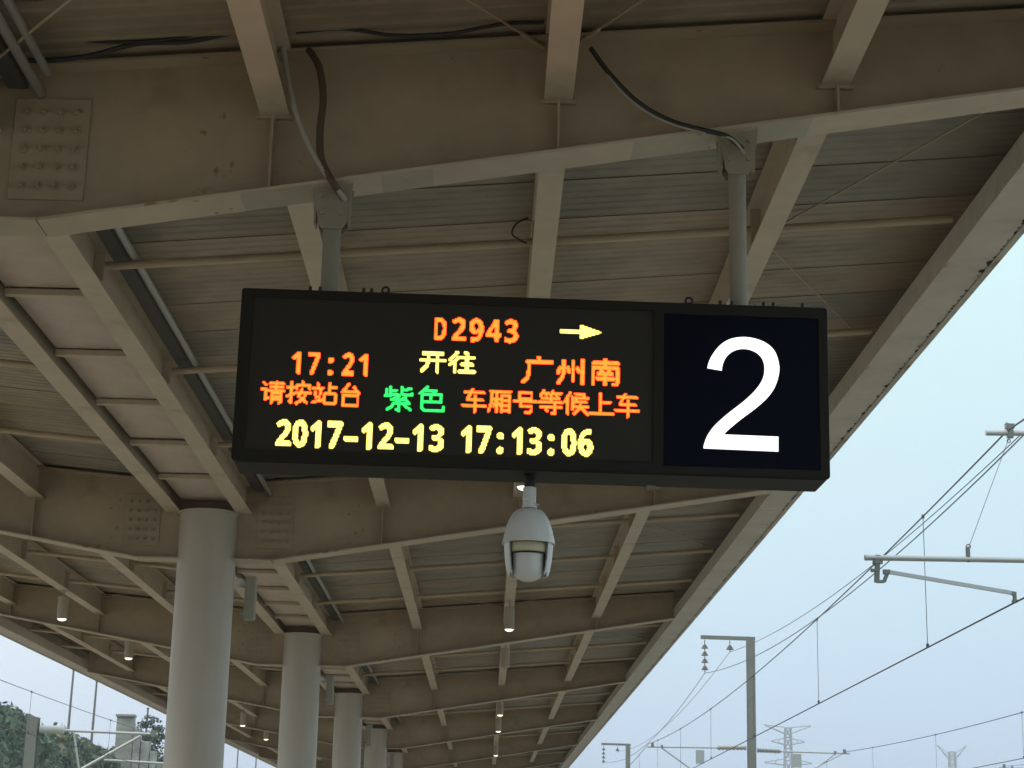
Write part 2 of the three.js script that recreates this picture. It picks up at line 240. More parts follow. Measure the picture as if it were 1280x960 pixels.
// ------------------------------------------------------------------ the hanging train sign
const signPos = W(0.1902, 2.3464, 8.8756);
const sign = thing('train_sign', 'black hanging platform sign with lit train times and a big white 2', 'sign', signPos);
sign.rotation.set(0, 0.0204, -0.0035); sign.updateMatrixWorld(true);
const SGW = 2.9593, SGH = 0.8856, SGD = 0.34;
const toSign = sign.matrixWorld.clone().invert();
function face(px, py) { const o = camera.position.clone().applyMatrix4(toSign), d = ray(px, py).transformDirection(toSign); return o.add(d.multiplyScalar(-o.z / d.z)); }
{
  const hx = SGW / 2, hy = SGH / 2, a0 = face(316, 371), a1 = face(816, 577), b0 = face(830, 391.5), b1 = face(1026, 588);
  const ring = (x0, y0, x1, y1) => new THREE.Path([[x0, y0], [x1, y0], [x1, y1], [x0, y1]].map(([x, y]) => new THREE.Vector2(x, y)));
  // box with a rounded front frame and two openings
  const rr = 0.018, s = new THREE.Shape(); s.moveTo(-hx + rr, -hy); s.lineTo(hx - rr, -hy); s.quadraticCurveTo(hx, -hy, hx, -hy + rr); s.lineTo(hx, hy - rr); s.quadraticCurveTo(hx, hy, hx - rr, hy); s.lineTo(-hx + rr, hy); s.quadraticCurveTo(-hx, hy, -hx, hy - rr); s.lineTo(-hx, -hy + rr); s.quadraticCurveTo(-hx, -hy, -hx + rr, -hy);
  const front = s.clone(); front.holes.push(ring(a0.x, a1.y, a1.x, a0.y), ring(b0.x, b1.y, b1.x, b0.y));
  part('front_frame', new THREE.ExtrudeGeometry(front, { depth: 0.02, bevelEnabled: true, bevelThickness: 0.004, bevelSize: 0.004, bevelOffset: -0.004, bevelSegments: 2 }).translate(0, 0, -0.024), M.housing, sign);
  part('housing', new THREE.ExtrudeGeometry(s, { depth: SGD - 0.03, bevelEnabled: true, bevelThickness: 0.004, bevelSize: 0.004, bevelOffset: -0.006, bevelSegments: 1 }).translate(0, 0, -SGD), M.housing, sign);
  // LED lettering, one texel for each diode
  const PITCH_LED = 0.0063, x0 = a0.x, y1 = a0.y, wid = a1.x - a0.x, hei = a0.y - a1.y, cols = Math.round(wid / PITCH_LED), rows = Math.round(hei / PITCH_LED), pw = wid / cols, ph = hei / rows;
  const px = new Float32Array(cols * rows * 4);
  const light = (c, r, rgb, k = 1) => { c = Math.round(c); r = Math.round(r); if (c < 0 || r < 0 || c >= cols || r >= rows) return; const o = ((rows - 1 - r) * cols + c) * 4, v = k * (0.8 + rnd() * 0.3); for (let i = 0; i < 3; i++) px[o + i] = rgb[i] * v; };
  const cell = (X, Y) => { const p = face(X, Y); return [(p.x - x0) / pw - 0.5, (y1 - p.y) / ph - 0.5]; };
  const glyph = {                                                              // strokes on a 24 square
    '开': [[4, 4, 20, 4], [2, 11, 22, 11], [8, 4, 8, 11, 7, 16, 3, 21], [16, 4, 16, 22]],
    '往': [[8, 2, 5, 6, 2, 9], [9, 7, 6, 11, 2, 14], [6, 11, 6, 22], [15, 2, 17, 4], [11, 7, 22, 7], [12, 14, 21, 14], [10, 21, 23, 21], [16.5, 7, 16.5, 21]],
    '广': [[12, 1, 13, 4], [4, 5, 22, 5], [5, 5, 5, 13, 4, 18, 1, 22]],
    '州': [[6, 3, 6, 12, 5, 17, 2, 22], [13, 3, 13, 20], [20, 2, 20, 22], [3, 9, 2, 13], [9, 9, 10, 12], [16, 9, 17, 12]],
    '南': [[3, 4, 21, 4], [12, 1, 12, 8], [3, 22, 3, 8, 21, 8, 21, 20, 20, 22, 18, 22], [9, 10, 10, 12], [15, 10, 14, 12], [7, 13, 17, 13], [6, 17, 18, 17], [12, 13, 12, 22]],
    '请': [[3, 3, 5, 5], [1, 9, 5, 9, 5, 19, 8, 17], [9, 4, 22, 4], [10, 7, 21, 7], [8, 10.5, 23, 10.5], [15.5, 2, 15.5, 10.5], [11, 22, 11, 13, 20, 13, 20, 21, 18, 22], [11, 16, 20, 16], [11, 19, 20, 19]],
    '按': [[1, 7, 9, 7], [5, 2, 5, 21, 3, 20], [1, 15, 9, 12], [15, 1, 16, 3], [10, 8, 10, 5, 22, 5, 22, 8], [9, 12, 23, 12], [15, 8, 12, 15, 20, 21], [19, 12, 17, 17, 10, 22]],
    '站': [[5, 2, 6, 5], [1, 7, 10, 7], [3, 10, 4, 16], [8, 9, 7, 16], [1, 20, 10, 18], [16, 2, 16, 12], [16, 6, 23, 6], [12, 12, 22, 12, 22, 21, 12, 21, 12, 12]],
    '台': [[10, 2, 4, 10, 19, 9], [15, 5, 20, 11], [5, 13, 19, 13, 19, 22, 5, 22, 5, 13]],
    '紫': [[5, 2, 5, 9], [5, 5, 10, 5], [2, 4, 2, 9], [1, 10, 11, 8.5], [14, 2, 14, 8, 15, 9, 22, 9, 22, 7], [14, 5, 21, 3], [12, 10, 6, 13, 15, 13], [17, 11, 7, 17, 20, 16], [12, 16, 12, 23, 10, 22], [7, 19, 3, 22], [16, 18, 21, 22], [17, 13, 20, 16]],
    '色': [[9, 1, 3, 7], [8, 4, 16, 4, 13, 8], [5, 8, 20, 8, 20, 14, 5, 14], [12, 8, 12, 14], [5, 8, 5, 20, 7, 22, 22, 22, 22, 18]],
    '车': [[3, 5, 21, 5], [10, 2, 5, 12, 20, 12], [1, 17, 23, 17], [12.5, 8, 12.5, 23]],
    '厢': [[3, 3, 22, 3], [4, 3, 4, 13, 1, 22], [5.5, 10, 12, 10], [9, 6, 9, 22], [9, 11, 6, 17], [9, 12, 12, 16], [14, 22, 14, 7, 21, 7, 21, 22], [14, 12, 21, 12], [14, 16.5, 21, 16.5], [14, 21, 21, 21]],
    '号': [[6, 3, 18, 3, 18, 9, 6, 9, 6, 3], [1, 12, 23, 12], [8, 12, 7, 16, 18, 16, 18, 20, 16, 22, 12, 22]],
    '等': [[5, 1, 2, 6], [4, 3, 10, 3], [7, 3, 8, 6], [14, 1, 12, 6], [13, 3, 22, 3], [17, 3, 18, 6], [4, 8, 20, 8], [12, 6, 12, 12], [1, 12, 23, 12], [2, 16, 22, 16], [16, 12, 16, 22, 13, 22], [7, 18, 9, 20]],
    '候': [[6, 2, 1, 11], [4, 8, 4, 22], [8, 6, 8, 18], [11, 3, 19, 3, 19, 7], [10, 7, 23, 7], [13, 8, 10, 12], [12, 11, 22, 11], [9, 15, 23, 15], [16.5, 11, 16, 16, 10, 22], [17, 16, 23, 22]],
    '上': [[11, 2, 11, 21], [11, 10, 20, 10], [1, 21, 23, 21]],
  };
  const segD = (x, y, a, b, c, d) => { const ux = c - a, uy = d - b, t = Math.max(0, Math.min(1, ((x - a) * ux + (y - b) * uy) / (ux * ux + uy * uy || 1))); return Math.hypot(x - a - ux * t, y - b - uy * t); };
  function hanzi(text, xl, yl, xr, yr, h, rgb, thick) {
    const [c0, r0] = cell(xl, yl), [c1, r1] = cell(xr, yr), hh = h / 1.56 * 1.0, n = text.length, step = (c1 - c0 + 1) / n, rm = (r0 + r1) / 2;
    [...text].forEach((ch, k) => {
      const w = Math.min(step * 0.97, hh * 1.12), cx = c0 + step * (k + 0.5);
      for (let r = Math.floor(rm - hh / 2) - 1; r <= rm + hh / 2 + 1; r++) for (let c = Math.floor(cx - w / 2) - 1; c <= cx + w / 2 + 1; c++) {
        let best = 9; for (const st of glyph[ch]) for (let i = 0; i + 3 < st.length; i += 2) { const m = (v, q) => (q ? rm + (v / 24 - 0.5) * hh : cx + (v / 24 - 0.5) * w); best = Math.min(best, segD(c, r, m(st[i], 0), m(st[i + 1], 1), m(st[i + 2], 0), m(st[i + 3], 1))); }
        if (best <= thick / 2) light(c, r, rgb);
      }
    });
  }
  function latin(text, xl, yl, xr, yr, h, rgb, font, squeeze, weight = 0) {
    const [c0, r0] = cell(xl, yl), [c1, r1] = cell(xr, yr), hh = h / 1.56, n = text.length, step = (c1 - c0 + 1) / n, rm = (r0 + r1) / 2, K = 8;
    const cv = document.createElement('canvas'); cv.width = Math.ceil(step * K) + 8; cv.height = Math.ceil(hh * K) + 8; const g = cv.getContext('2d');
    [...text].forEach((ch, k) => {
      g.setTransform(1, 0, 0, 1, 0, 0); g.fillStyle = '#000'; g.fillRect(0, 0, cv.width, cv.height); g.fillStyle = g.strokeStyle = '#fff';
      g.font = font.replace('SIZE', String(100)); const wd = g.measureText(ch).width, sx = ':-'.includes(ch) ? 1 : squeeze * step * K / wd, sy = hh * K / 72;
      g.setTransform(ch === ':' ? sy : ch === '-' ? squeeze * step * K / wd : sx, 0, 0, sy, cv.width / 2, cv.height - 4); g.textAlign = 'center'; g.lineWidth = weight; g.lineJoin = 'round'; g.fillText(ch, 0, 0); if (weight) g.strokeText(ch, 0, 0);
      const im = g.getImageData(0, 0, cv.width, cv.height).data;
      for (let r = 0; r < hh + 1; r++) for (let c = 0; c < step; c++) {
        let sum = 0; for (let j = 0; j < K; j += 2) for (let i = 0; i < K; i += 2) { const X = Math.floor(c * K + i) + 4, Y = Math.floor(r * K + j); if (X < cv.width && Y < cv.height) sum += im[(Y * cv.width + X) * 4]; }
        if (sum / (16 * 255) > 0.42) light(c0 + step * k + c, rm - hh / 2 + r, rgb);
      }
    });
  }
  const RED = [9.0, 0.48, 0.05], YEL = [3.4, 2.6, 0.4], GRN = [0.05, 1.9, 0.27], BOLD = 'bold SIZEpx sans-serif', MONO = 'SIZEpx monospace';
  latin('D2943', 540, 410, 650, 413.5, 29, RED, BOLD, 0.86);
  latin('17:21', 362, 451, 466, 456, 28, RED, BOLD, 0.78);
  hanzi('开往', 523, 451, 594, 452.5, 31, YEL, 2.5);
  hanzi('广州南', 652, 462, 776, 465.5, 36, RED, 2.7);
  hanzi('请按站台', 325, 488.5, 453, 493, 32, RED, 1.9);
  hanzi('紫色', 479, 497, 557, 498.5, 34, GRN, 2.0);
  hanzi('车厢号等候上车', 577, 499, 798, 505.5, 32, RED, 1.95);
  latin('2017-12-13', 344, 539.5, 555, 545, 32, YEL, BOLD, 0.93, 1.5);
  latin('17:13:06', 574, 548.5, 741, 552.5, 32, YEL, BOLD, 0.93, 1.5);
  { const [c0, r0] = cell(701, 414), [c1] = cell(751, 415), hd = c1 - 17; for (let c = Math.round(c0); c <= c1; c++) for (let r = -8; r <= 8; r++) { const half = c < hd ? 1.6 : Math.max(0.6, 5.6 * (c1 - c) / 17 + 0.4); if (Math.abs(r) <= half) light(c, r0 + r, YEL); } }
  const lt = new THREE.DataTexture(px, cols, rows, THREE.RGBAFormat, THREE.FloatType); lt.magFilter = THREE.LinearFilter; lt.needsUpdate = true;
  const ledMat = M.led.clone(); ledMat.emissive.setRGB(1, 1, 1); ledMat.emissiveMap = lt;
  const lp = new THREE.Mesh(new THREE.PlaneGeometry(wid + 0.004, hei + 0.004), ledMat); lp.name = 'led_panel'; lp.position.set(a0.x + wid / 2, a0.y - hei / 2, -0.0125); sign.add(lp); lp.userData.label = 'dark LED panel with red, yellow and green lettering';
  const npn = part('number_panel', box(b1.x - b0.x + 0.004, b0.y - b1.y + 0.004, 0.006), M.navy, sign, 'dark navy panel with a lit white number 2'); npn.position.set((b0.x + b1.x) / 2, (b0.y + b1.y) / 2, -0.0135);
  const two = [[718, 383], [776, 393], [781, 365], [796, 336], [822, 315], [855, 306], [890, 310], [920, 325], [940, 350], [947, 385], [940, 425], [915, 465], [870, 510], [800, 565], [750, 610], [720, 650], [705, 688], [703, 704], [1003, 717], [1003, 657], [786, 648], [800, 632], [850, 590], [910, 545], [960, 500], [990, 455], [1006, 400], [1003, 355], [985, 310], [950, 280], [905, 263], [855, 258], [805, 268], [765, 295], [735, 335], [722, 365]];
  const loc = two.map(([x, y]) => { const p = face(660 + x * 0.3125, 340 + y * 0.3125); return new THREE.Vector2(p.x, p.y); });
  const sh = new THREE.Shape(); sh.moveTo(loc[0].x, loc[0].y); sh.lineTo(loc[1].x, loc[1].y); sh.splineThru(loc.slice(2, 18)); sh.lineTo(loc[18].x, loc[18].y); sh.lineTo(loc[19].x, loc[19].y); sh.lineTo(loc[20].x, loc[20].y); sh.splineThru(loc.slice(21)); sh.lineTo(loc[0].x, loc[0].y);
  const lit = mat(0.8, 0.8, 0.8, { roughness: 0.5 }); lit.emissive.setRGB(1, 1, 1); lit.emissiveIntensity = 1.25;
  part('number', new THREE.ExtrudeGeometry(sh, { depth: 0.002, bevelEnabled: false, curveSegments: 10 }).translate(0, 0, -0.0102), lit, sign, 'glowing white number 2');
  // mullion strip, lower lip, fixings on top
  part('drip_strip', box(SGW - 0.05, 0.006, 0.02, 0, -hy - 0.0035, -0.02), M.housing, sign);
  for (const [x, big] of [[-1.14, 0], [-1.09, 0], [-0.87, 0], [-0.83, 0], [0.94, 0], [1.0, 0], [1.16, 0], [1.21, 0], [1.36, 0]]) part('bolt', [cyl(0.008, 0.008, 0.03, 8).translate(x, hy + 0.012, -0.03)], M.black, sign);
  for (const x of [-0.76, 0.78]) part('lifting_eye', [new THREE.TorusGeometry(0.017, 0.006, 8, 18).translate(x, hy + 0.022, -0.035), cyl(0.01, 0.013, 0.014, 10).translate(x, hy + 0.004, -0.035)], M.black, sign);
  part('cover_screw', box(0.05, 0.012, 0.01, 0.62, -hy - 0.01, -SGD + 0.06), M.galvanized, sign);
  // hangers up to the girder
  for (const [xr, dir] of [[2.223, -1], [4.334, 1]]) {
    const topY = soffit(xr) - 0.018, b = W(xr + X0, 2.789, Z1), t = W(xr + X0, topY, Z1); sign.worldToLocal(b); sign.worldToLocal(t); b.y = hy + 0.001;
    const h = part('hanger_pole', [rod(b, t, 0.0455, 24)], M.hanger, sign);
    part('flange_plate', [box(0.2, 0.012, 0.16, b.x, b.y + 0.007, b.z), ...[[-1, -1], [1, -1], [-1, 1], [1, 1]].map(([u, v]) => cyl(0.01, 0.01, 0.025, 6).translate(b.x + u * 0.08, b.y + 0.024, b.z + v * 0.06))], M.hanger, h);
    const g1 = prism([[-0.105, 0.0], [0.105, 0.035], [0.075, -0.2], [0.05, -0.23], [-0.05, -0.23], [-0.07, -0.2]], 0.012).translate(t.x, t.y, t.z + 0.05), g2 = prism([[-0.105, 0.0], [0.105, 0.035], [0.075, -0.2], [0.05, -0.23], [-0.05, -0.23], [-0.07, -0.2]], 0.012).translate(t.x, t.y, t.z - 0.062);
    part('bracket', [g1, g2, box(0.012, 0.2, 0.1, t.x - 0.088, t.y - 0.1, t.z), box(0.012, 0.2, 0.1, t.x + 0.084, t.y - 0.09, t.z)], M.hanger, h);
    part('bracket_bolt', [[-0.06, -0.06], [0.06, -0.05], [-0.05, -0.15], [0.05, -0.15]].map(([u, v]) => cyl(0.012, 0.012, 0.022, 6).rotateX(Math.PI / 2).translate(t.x + u, t.y + v, t.z + 0.07)), M.bolt, h);
  }
}

// ------------------------------------------------------------------ dome camera under the sign
{
  const c = thing('dome_camera', 'white dome security camera hanging under the black train sign', 'security camera', W(3.275 + X0, 1.553, 9.02));
  const lathe = (pts, a = 0, l = Math.PI * 2) => new THREE.LatheGeometry(pts.map(([x, y]) => new THREE.Vector2(x, y)), 48, a, l);
  part('socket', cyl(0.027, 0.027, 0.062, 24).translate(0, 0.318, 0), M.black, c);
  part('mount', [cyl(0.033, 0.033, 0.096, 24).translate(0, 0.239, 0), cyl(0.037, 0.037, 0.012, 24).translate(0, 0.188, 0), box(0.03, 0.02, 0.02, -0.02, 0.222, 0.03), cyl(0.005, 0.005, 0.03, 6).rotateZ(1.2).translate(0.034, 0.2, 0.02)], M.white, c);
  part('shroud', lathe([[0, 0.176], [0.05, 0.175], [0.065, 0.17], [0.079, 0.157], [0.091, 0.139], [0.104, 0.112], [0.1155, 0.077], [0.1245, 0.04], [0.1315, 0.004], [0.133, 0], [0.129, 0], [0.12, 0.04], [0.105, 0.08], [0, 0.1]]), M.white, c);
  const f = Math.PI * 0.285;                                                    // the opening faces the platform
  part('side_shell', lathe([[0.122, 0.01], [0.1205, -0.03], [0.116, -0.08], [0.108, -0.13], [0.099, -0.158], [0.092, -0.158], [0.101, -0.13], [0.109, -0.08], [0.1135, -0.03], [0.115, 0.01]], f, Math.PI * 2 - 2 * f), M.white, c);
  part('inner_housing', lathe([[0.0, -0.05], [0.092, -0.05], [0.1, -0.035], [0.103, 0.03], [0, 0.03]]), M.ivory, c);
  part('camera_ball', [new THREE.SphereGeometry(0.08, 40, 24).scale(1, 0.85, 1).translate(0, -0.119, 0.006), cyl(0.08, 0.08, 0.068, 40).translate(0, -0.085, 0.006)], M.white, c);
  const arch = []; for (let k = 0; k <= 20; k++) { const t = k / 20, w = 0.078, x = t < 0.3 ? -w : t > 0.7 ? w : -w + (t - 0.3) / 0.4 * 2 * w, y = t < 0.3 ? -0.15 + t / 0.3 * 0.1 : t > 0.7 ? -0.05 - (t - 0.7) / 0.3 * 0.1 : -0.05; arch.push(new THREE.Vector3(x, y, Math.sqrt(Math.max(0, 0.089 * 0.089 - x * x)) + 0.006)); }
  part('gasket', hose(arch, 0.0042, 60, 6), M.black, c);
  part('hinge', [[-1, 1]].flat().map((s) => box(0.014, 0.012, 0.02, s * 0.083, -0.152, 0.045)), M.steel, c);
}

// ------------------------------------------------------------------ lamps under the middle purlins
{
  const glowWarm = new THREE.Color(1, 0.9, 0.72);
  const on = mat(0.9, 0.9, 0.88, { roughness: 0.6 }); on.emissive.copy(glowWarm); on.emissiveIntensity = 2.2;
  const off = mat(0.55, 0.42, 0.22, { roughness: 0.4 });
  const canG = join([new THREE.LatheGeometry([[0, 0.335], [0.075, 0.335], [0.079, 0.33], [0.079, 0.004], [0.077, 0], [0.070, 0], [0.069, 0.02], [0.066, 0.022]].map(([x, y]) => new THREE.Vector2(x, y)), 32)]);
  const lensG = uvm(new THREE.LatheGeometry([[0, -0.034], [0.03, -0.032], [0.052, -0.024], [0.064, -0.01], [0.0675, 0.004], [0.0675, 0.012], [0, 0.012]].map(([x, y]) => new THREE.Vector2(x, y)), 28)), stemG = join([cyl(0.014, 0.014, 0.085, 12).translate(0, 0.38, 0), box(0.1, 0.01, 0.14, 0, 0.424, 0)]);
  const lamps = [[1, 0.75, 1], [1, 1.75, 1], [1, 2.25, 0], [1, 3.25, 1], [1, 3.75, 1], [1, 4.75, 1], [-1, 1.75, 1], [-1, 2.25, 1], [-1, 3.75, 1], [-1, 4.25, 1]];
  for (const [s, b, lit] of lamps) {
    const bot = purlinY(3.3873) - 0.43, p = W(X0 + s * 3.3873, bot, Z1 + b * SPAN);
    const label = !lit ? 'unlit cylinder lamp with a yellowish lens under the canopy beam below the dome camera' : {
      '1,0.75': 'lit cylinder lamp just behind the dome camera mount', '1,1.75': 'lit cylinder lamp right below the dome camera', '1,3.25': 'lit cylinder lamp on the dome camera side, first one past the unlit lamp', '1,3.75': 'lit cylinder lamp on the dome camera side, second one past the unlit lamp', '1,4.75': 'lit cylinder lamp on the dome camera side, third one past the unlit lamp',
      '-1,1.75': 'lit cylinder lamp on the hill side of the canopy, the largest there', '-1,2.25': 'lit cylinder lamp beside the thick near column on the hill side', '-1,3.75': 'small lit cylinder lamp seen between the two thickest columns', '-1,4.25': 'small lit cylinder lamp seen between the two thickest columns' }[s + ',' + b];
    const l = thing('downlight', label, 'lamp', p, 'cylinder lamps under the canopy');
    shared('stem', stemG, M.lampWhite, l); shared('housing', canG, M.lampWhite, l); shared('lens', lensG, lit ? on : off, l, 0, 0.004, 0);
    if (lit) { const sp = new THREE.SpotLight(glowWarm, 4, 0, 0.75, 0.7, 2); sp.position.set(0, -0.045, 0); sp.target.position.set(0, -3, 0); sp.castShadow = true; sp.shadow.radius = 3; l.add(sp, sp.target); }
  }
}

// ------------------------------------------------------------------ loudspeakers on the columns
{
  const boxG = uvm(rbox(0.125, 0.47, 0.12, 0.02)), capG = uvm(rbox(0.129, 0.03, 0.124, 0.01)), armG = join([box(0.17, 0.03, 0.03, -0.12, 0, 0), box(0.03, 0.09, 0.05, -0.065, 0, 0)]), hornG = join([new THREE.LatheGeometry([[0, 0], [0.02, 0], [0.05, 0.06], [0.048, 0.062], [0, 0.02]].map(([x, y]) => new THREE.Vector2(x, y)), 20).rotateX(Math.PI / 2)]);
  for (let i = 2; i <= 5; i++) {
    const l = thing('column_loudspeaker', i === 2 ? 'pale box loudspeaker on the thickest column, partly behind the shaft' : i === 3 ? 'pale box loudspeaker on the second thickest column' : 'tiny pale box loudspeaker on one of the thin far columns', 'loudspeaker', W(X0 + 0.46, 2.56, zg(i) + 0.3), 'loudspeakers on the canopy columns');
    shared('cabinet', boxG, M.speaker, l, 0, 0.235, 0); shared('cap', capG, M.speaker, l, 0, 0.46, 0);
    for (const y of [0.09, 0.39]) { const a = shared('bracket', armG, M.steel, l, 0, y, 0); a.rotation.y = -0.9; a.position.set(0.02, y, 0.01); }
    shared('horn', hornG, M.white, l, -0.1, 0.39, 0.06);
  }
}

// ------------------------------------------------------------------ cables near the sign
{
  const cable = (pts, r, m, label, z = 8.9) => tag(part(numbered('cable'), hose(pts.map(([x, y, zz]) => atZ(x, y, zz ?? z)), r, 60, 8), m, scene), label, 'cable', 'cables on the girder above the sign');
  cable([[352, 40], [357, 80], [364, 118], [374, 152], [392, 192], [414, 226], [432, 250, 8.98]], 0.015, M.greyCable, 'pale grey cable running down the girder beside the brown conduit');
  cable([[386, 62, 8.93], [398, 82], [404, 120], [400, 165], [402, 200], [416, 228], [430, 248, 9.0]], 0.019, M.brownCable, 'brown conduit curving down the girder to the sign hanger');
  cable([[738, 60], [762, 92], [798, 128], [838, 151], [880, 163], [908, 170], [928, 186, 8.97]], 0.014, M.cable, 'dark cable from the middle beam to the other sign hanger');
  cable([[742, 64], [775, 112], [812, 142], [850, 158], [890, 167], [915, 174], [931, 192, 8.97]], 0.007, M.greyCable, 'thin grey cable beside the dark cable at the sign hanger');
  cable([[-20, 70, 8.8], [50, 76, 8.8], [110, 70, 8.8], [170, 55, 8.8], [235, 52, 8.8], [300, 40, 8.8], [345, 42, 8.82]], 0.014, M.cable, 'black cable sagging along the girder top by the bolted plate');
  cable([[30, 40, 8.78], [120, 52, 8.78], [200, 50, 8.78], [260, 40, 8.78], [310, 30, 8.78]], 0.009, M.cable, 'thin black cable along the roof sheets by the bolted plate');
  cable([[370, 40, 8.8], [430, 36, 8.8], [490, 44, 8.8], [560, 42, 8.8], [630, 30, 8.8], [680, 28, 8.8]], 0.011, M.cable, 'black cable sagging between the conduit and the middle beam');
  cable([[660, 272, 11.6], [645, 280, 11.6], [640, 292, 11.62], [648, 299, 11.65], [658, 304, 11.7]], 0.006, M.cable, 'small cable loop hanging beside the middle beam behind the girder');
}

// ------------------------------------------------------------------ overhead line equipment
function disc(list, p, n, r, gap) { for (let k = 0; k < n; k++) { list.push(new THREE.CylinderGeometry(r * 0.35, r, gap * 0.55, 14).translate(p.x, p.y - (k + 0.5) * gap, p.z)); } list.push(rod(new THREE.Vector3(p.x, p.y + 0.12, p.z), new THREE.Vector3(p.x, p.y - n * gap - 0.05, p.z), 0.018, 6)); }
function ribbed(p, q, n, r) { const out = [rod(p, q, r * 0.55, 10)], d = q.clone().sub(p), u = d.clone().normalize(), rot = new THREE.Quaternion().setFromUnitVectors(new THREE.Vector3(0, 1, 0), u); for (let k = 0; k < n; k++) { const c = p.clone().addScaledVector(d, (k + 0.5) / n); out.push(new THREE.CylinderGeometry(r * 0.6, r, d.length() / n * 0.6, 12).applyQuaternion(rot).translate(c.x, c.y, c.z)); } return out; }
const wireBetween = (a, b, sag, r, n = 40) => { const pts = []; for (let k = 0; k <= n; k++) { const t = k / n, p = a.clone().lerp(b, t); p.y -= 4 * sag * t * (1 - t); pts.push(p); } return hose(pts, r, n * 2, 5); };
function mast(name, label, x, z, topY, width = 0.3) {
  const m = thing(name, label, 'mast', W(x, -3.35, z), 'overhead line masts');
  const h = topY + 3.35; m.userData.h = undefined; delete m.userData.h;
  part('post', [box(width, h, 0.02, 0, h / 2, width / 2 - 0.01), box(width, h, 0.02, 0, h / 2, -width / 2 + 0.01), box(0.02, h, width - 0.042, 0, h / 2, 0)], M.mast, m);
  part('footing', [box(0.9, 0.5, 0.9, 0, 0.1, 0)], M.concrete, m);
  return m;
}
const L = (m, x, y, z) => W(x, y, z).sub(m.position);                             // a place in the scene, seen from a mast's base
function topArm(m, x, z, y, xEnd, x1, x2) {
  part('crossarm', [bar(L(m, x + 0.2, y, z + 0.2), L(m, xEnd, y + 0.02, z + 0.2), 0.12, 0.14)], M.mast, m);
  const a = []; disc(a, L(m, x1, y - 0.2, z + 0.2), 4, 0.14, 0.27); part('insulator_string', a, M.insulatorDark, m);
  const b = []; disc(b, L(m, x2, y - 0.2, z + 0.2), 1, 0.15, 0.3); part('insulator_string', b, M.insulatorDark, m);
}
function cantilever(m, x, z, xTip, y, xi0, xi1, yLow, plates = true) {
  const t = part('top_tube', [rod(L(m, xi1, y, z), L(m, xTip, y - 0.02, z), 0.032, 10)], M.alu, m);
  part('insulator', ribbed(L(m, xi0, y + 0.02, z), L(m, xi1, y, z), 8, 0.1), M.insulator, m);
  const s = Math.sign(xTip - x), xd = xTip - s * 0.55;
  part('stay_tube', [rod(L(m, x + s * 1.0, yLow + 0.25, z), L(m, xd, y - 0.05, z), 0.03, 10)], M.alu, m);
  part('insulator', ribbed(L(m, x + s * 0.15, yLow, z), L(m, x + s * 1.0, yLow + 0.25, z), 8, 0.1), M.insulator, m);
  part('registration_tube', [rod(L(m, x + s * 1.6, y - 1.1, z), L(m, xTip - s * 0.2, y - 1.22, z), 0.024, 8)], M.alu, m);
  part('clamp', [box(0.1, 0.16, 0.1).translate(...L(m, xTip - s * 0.2, y + 0.05, z).toArray()), box(0.08, 0.12, 0.08).translate(...L(m, xd, y, z).toArray())], M.steel, m);
}
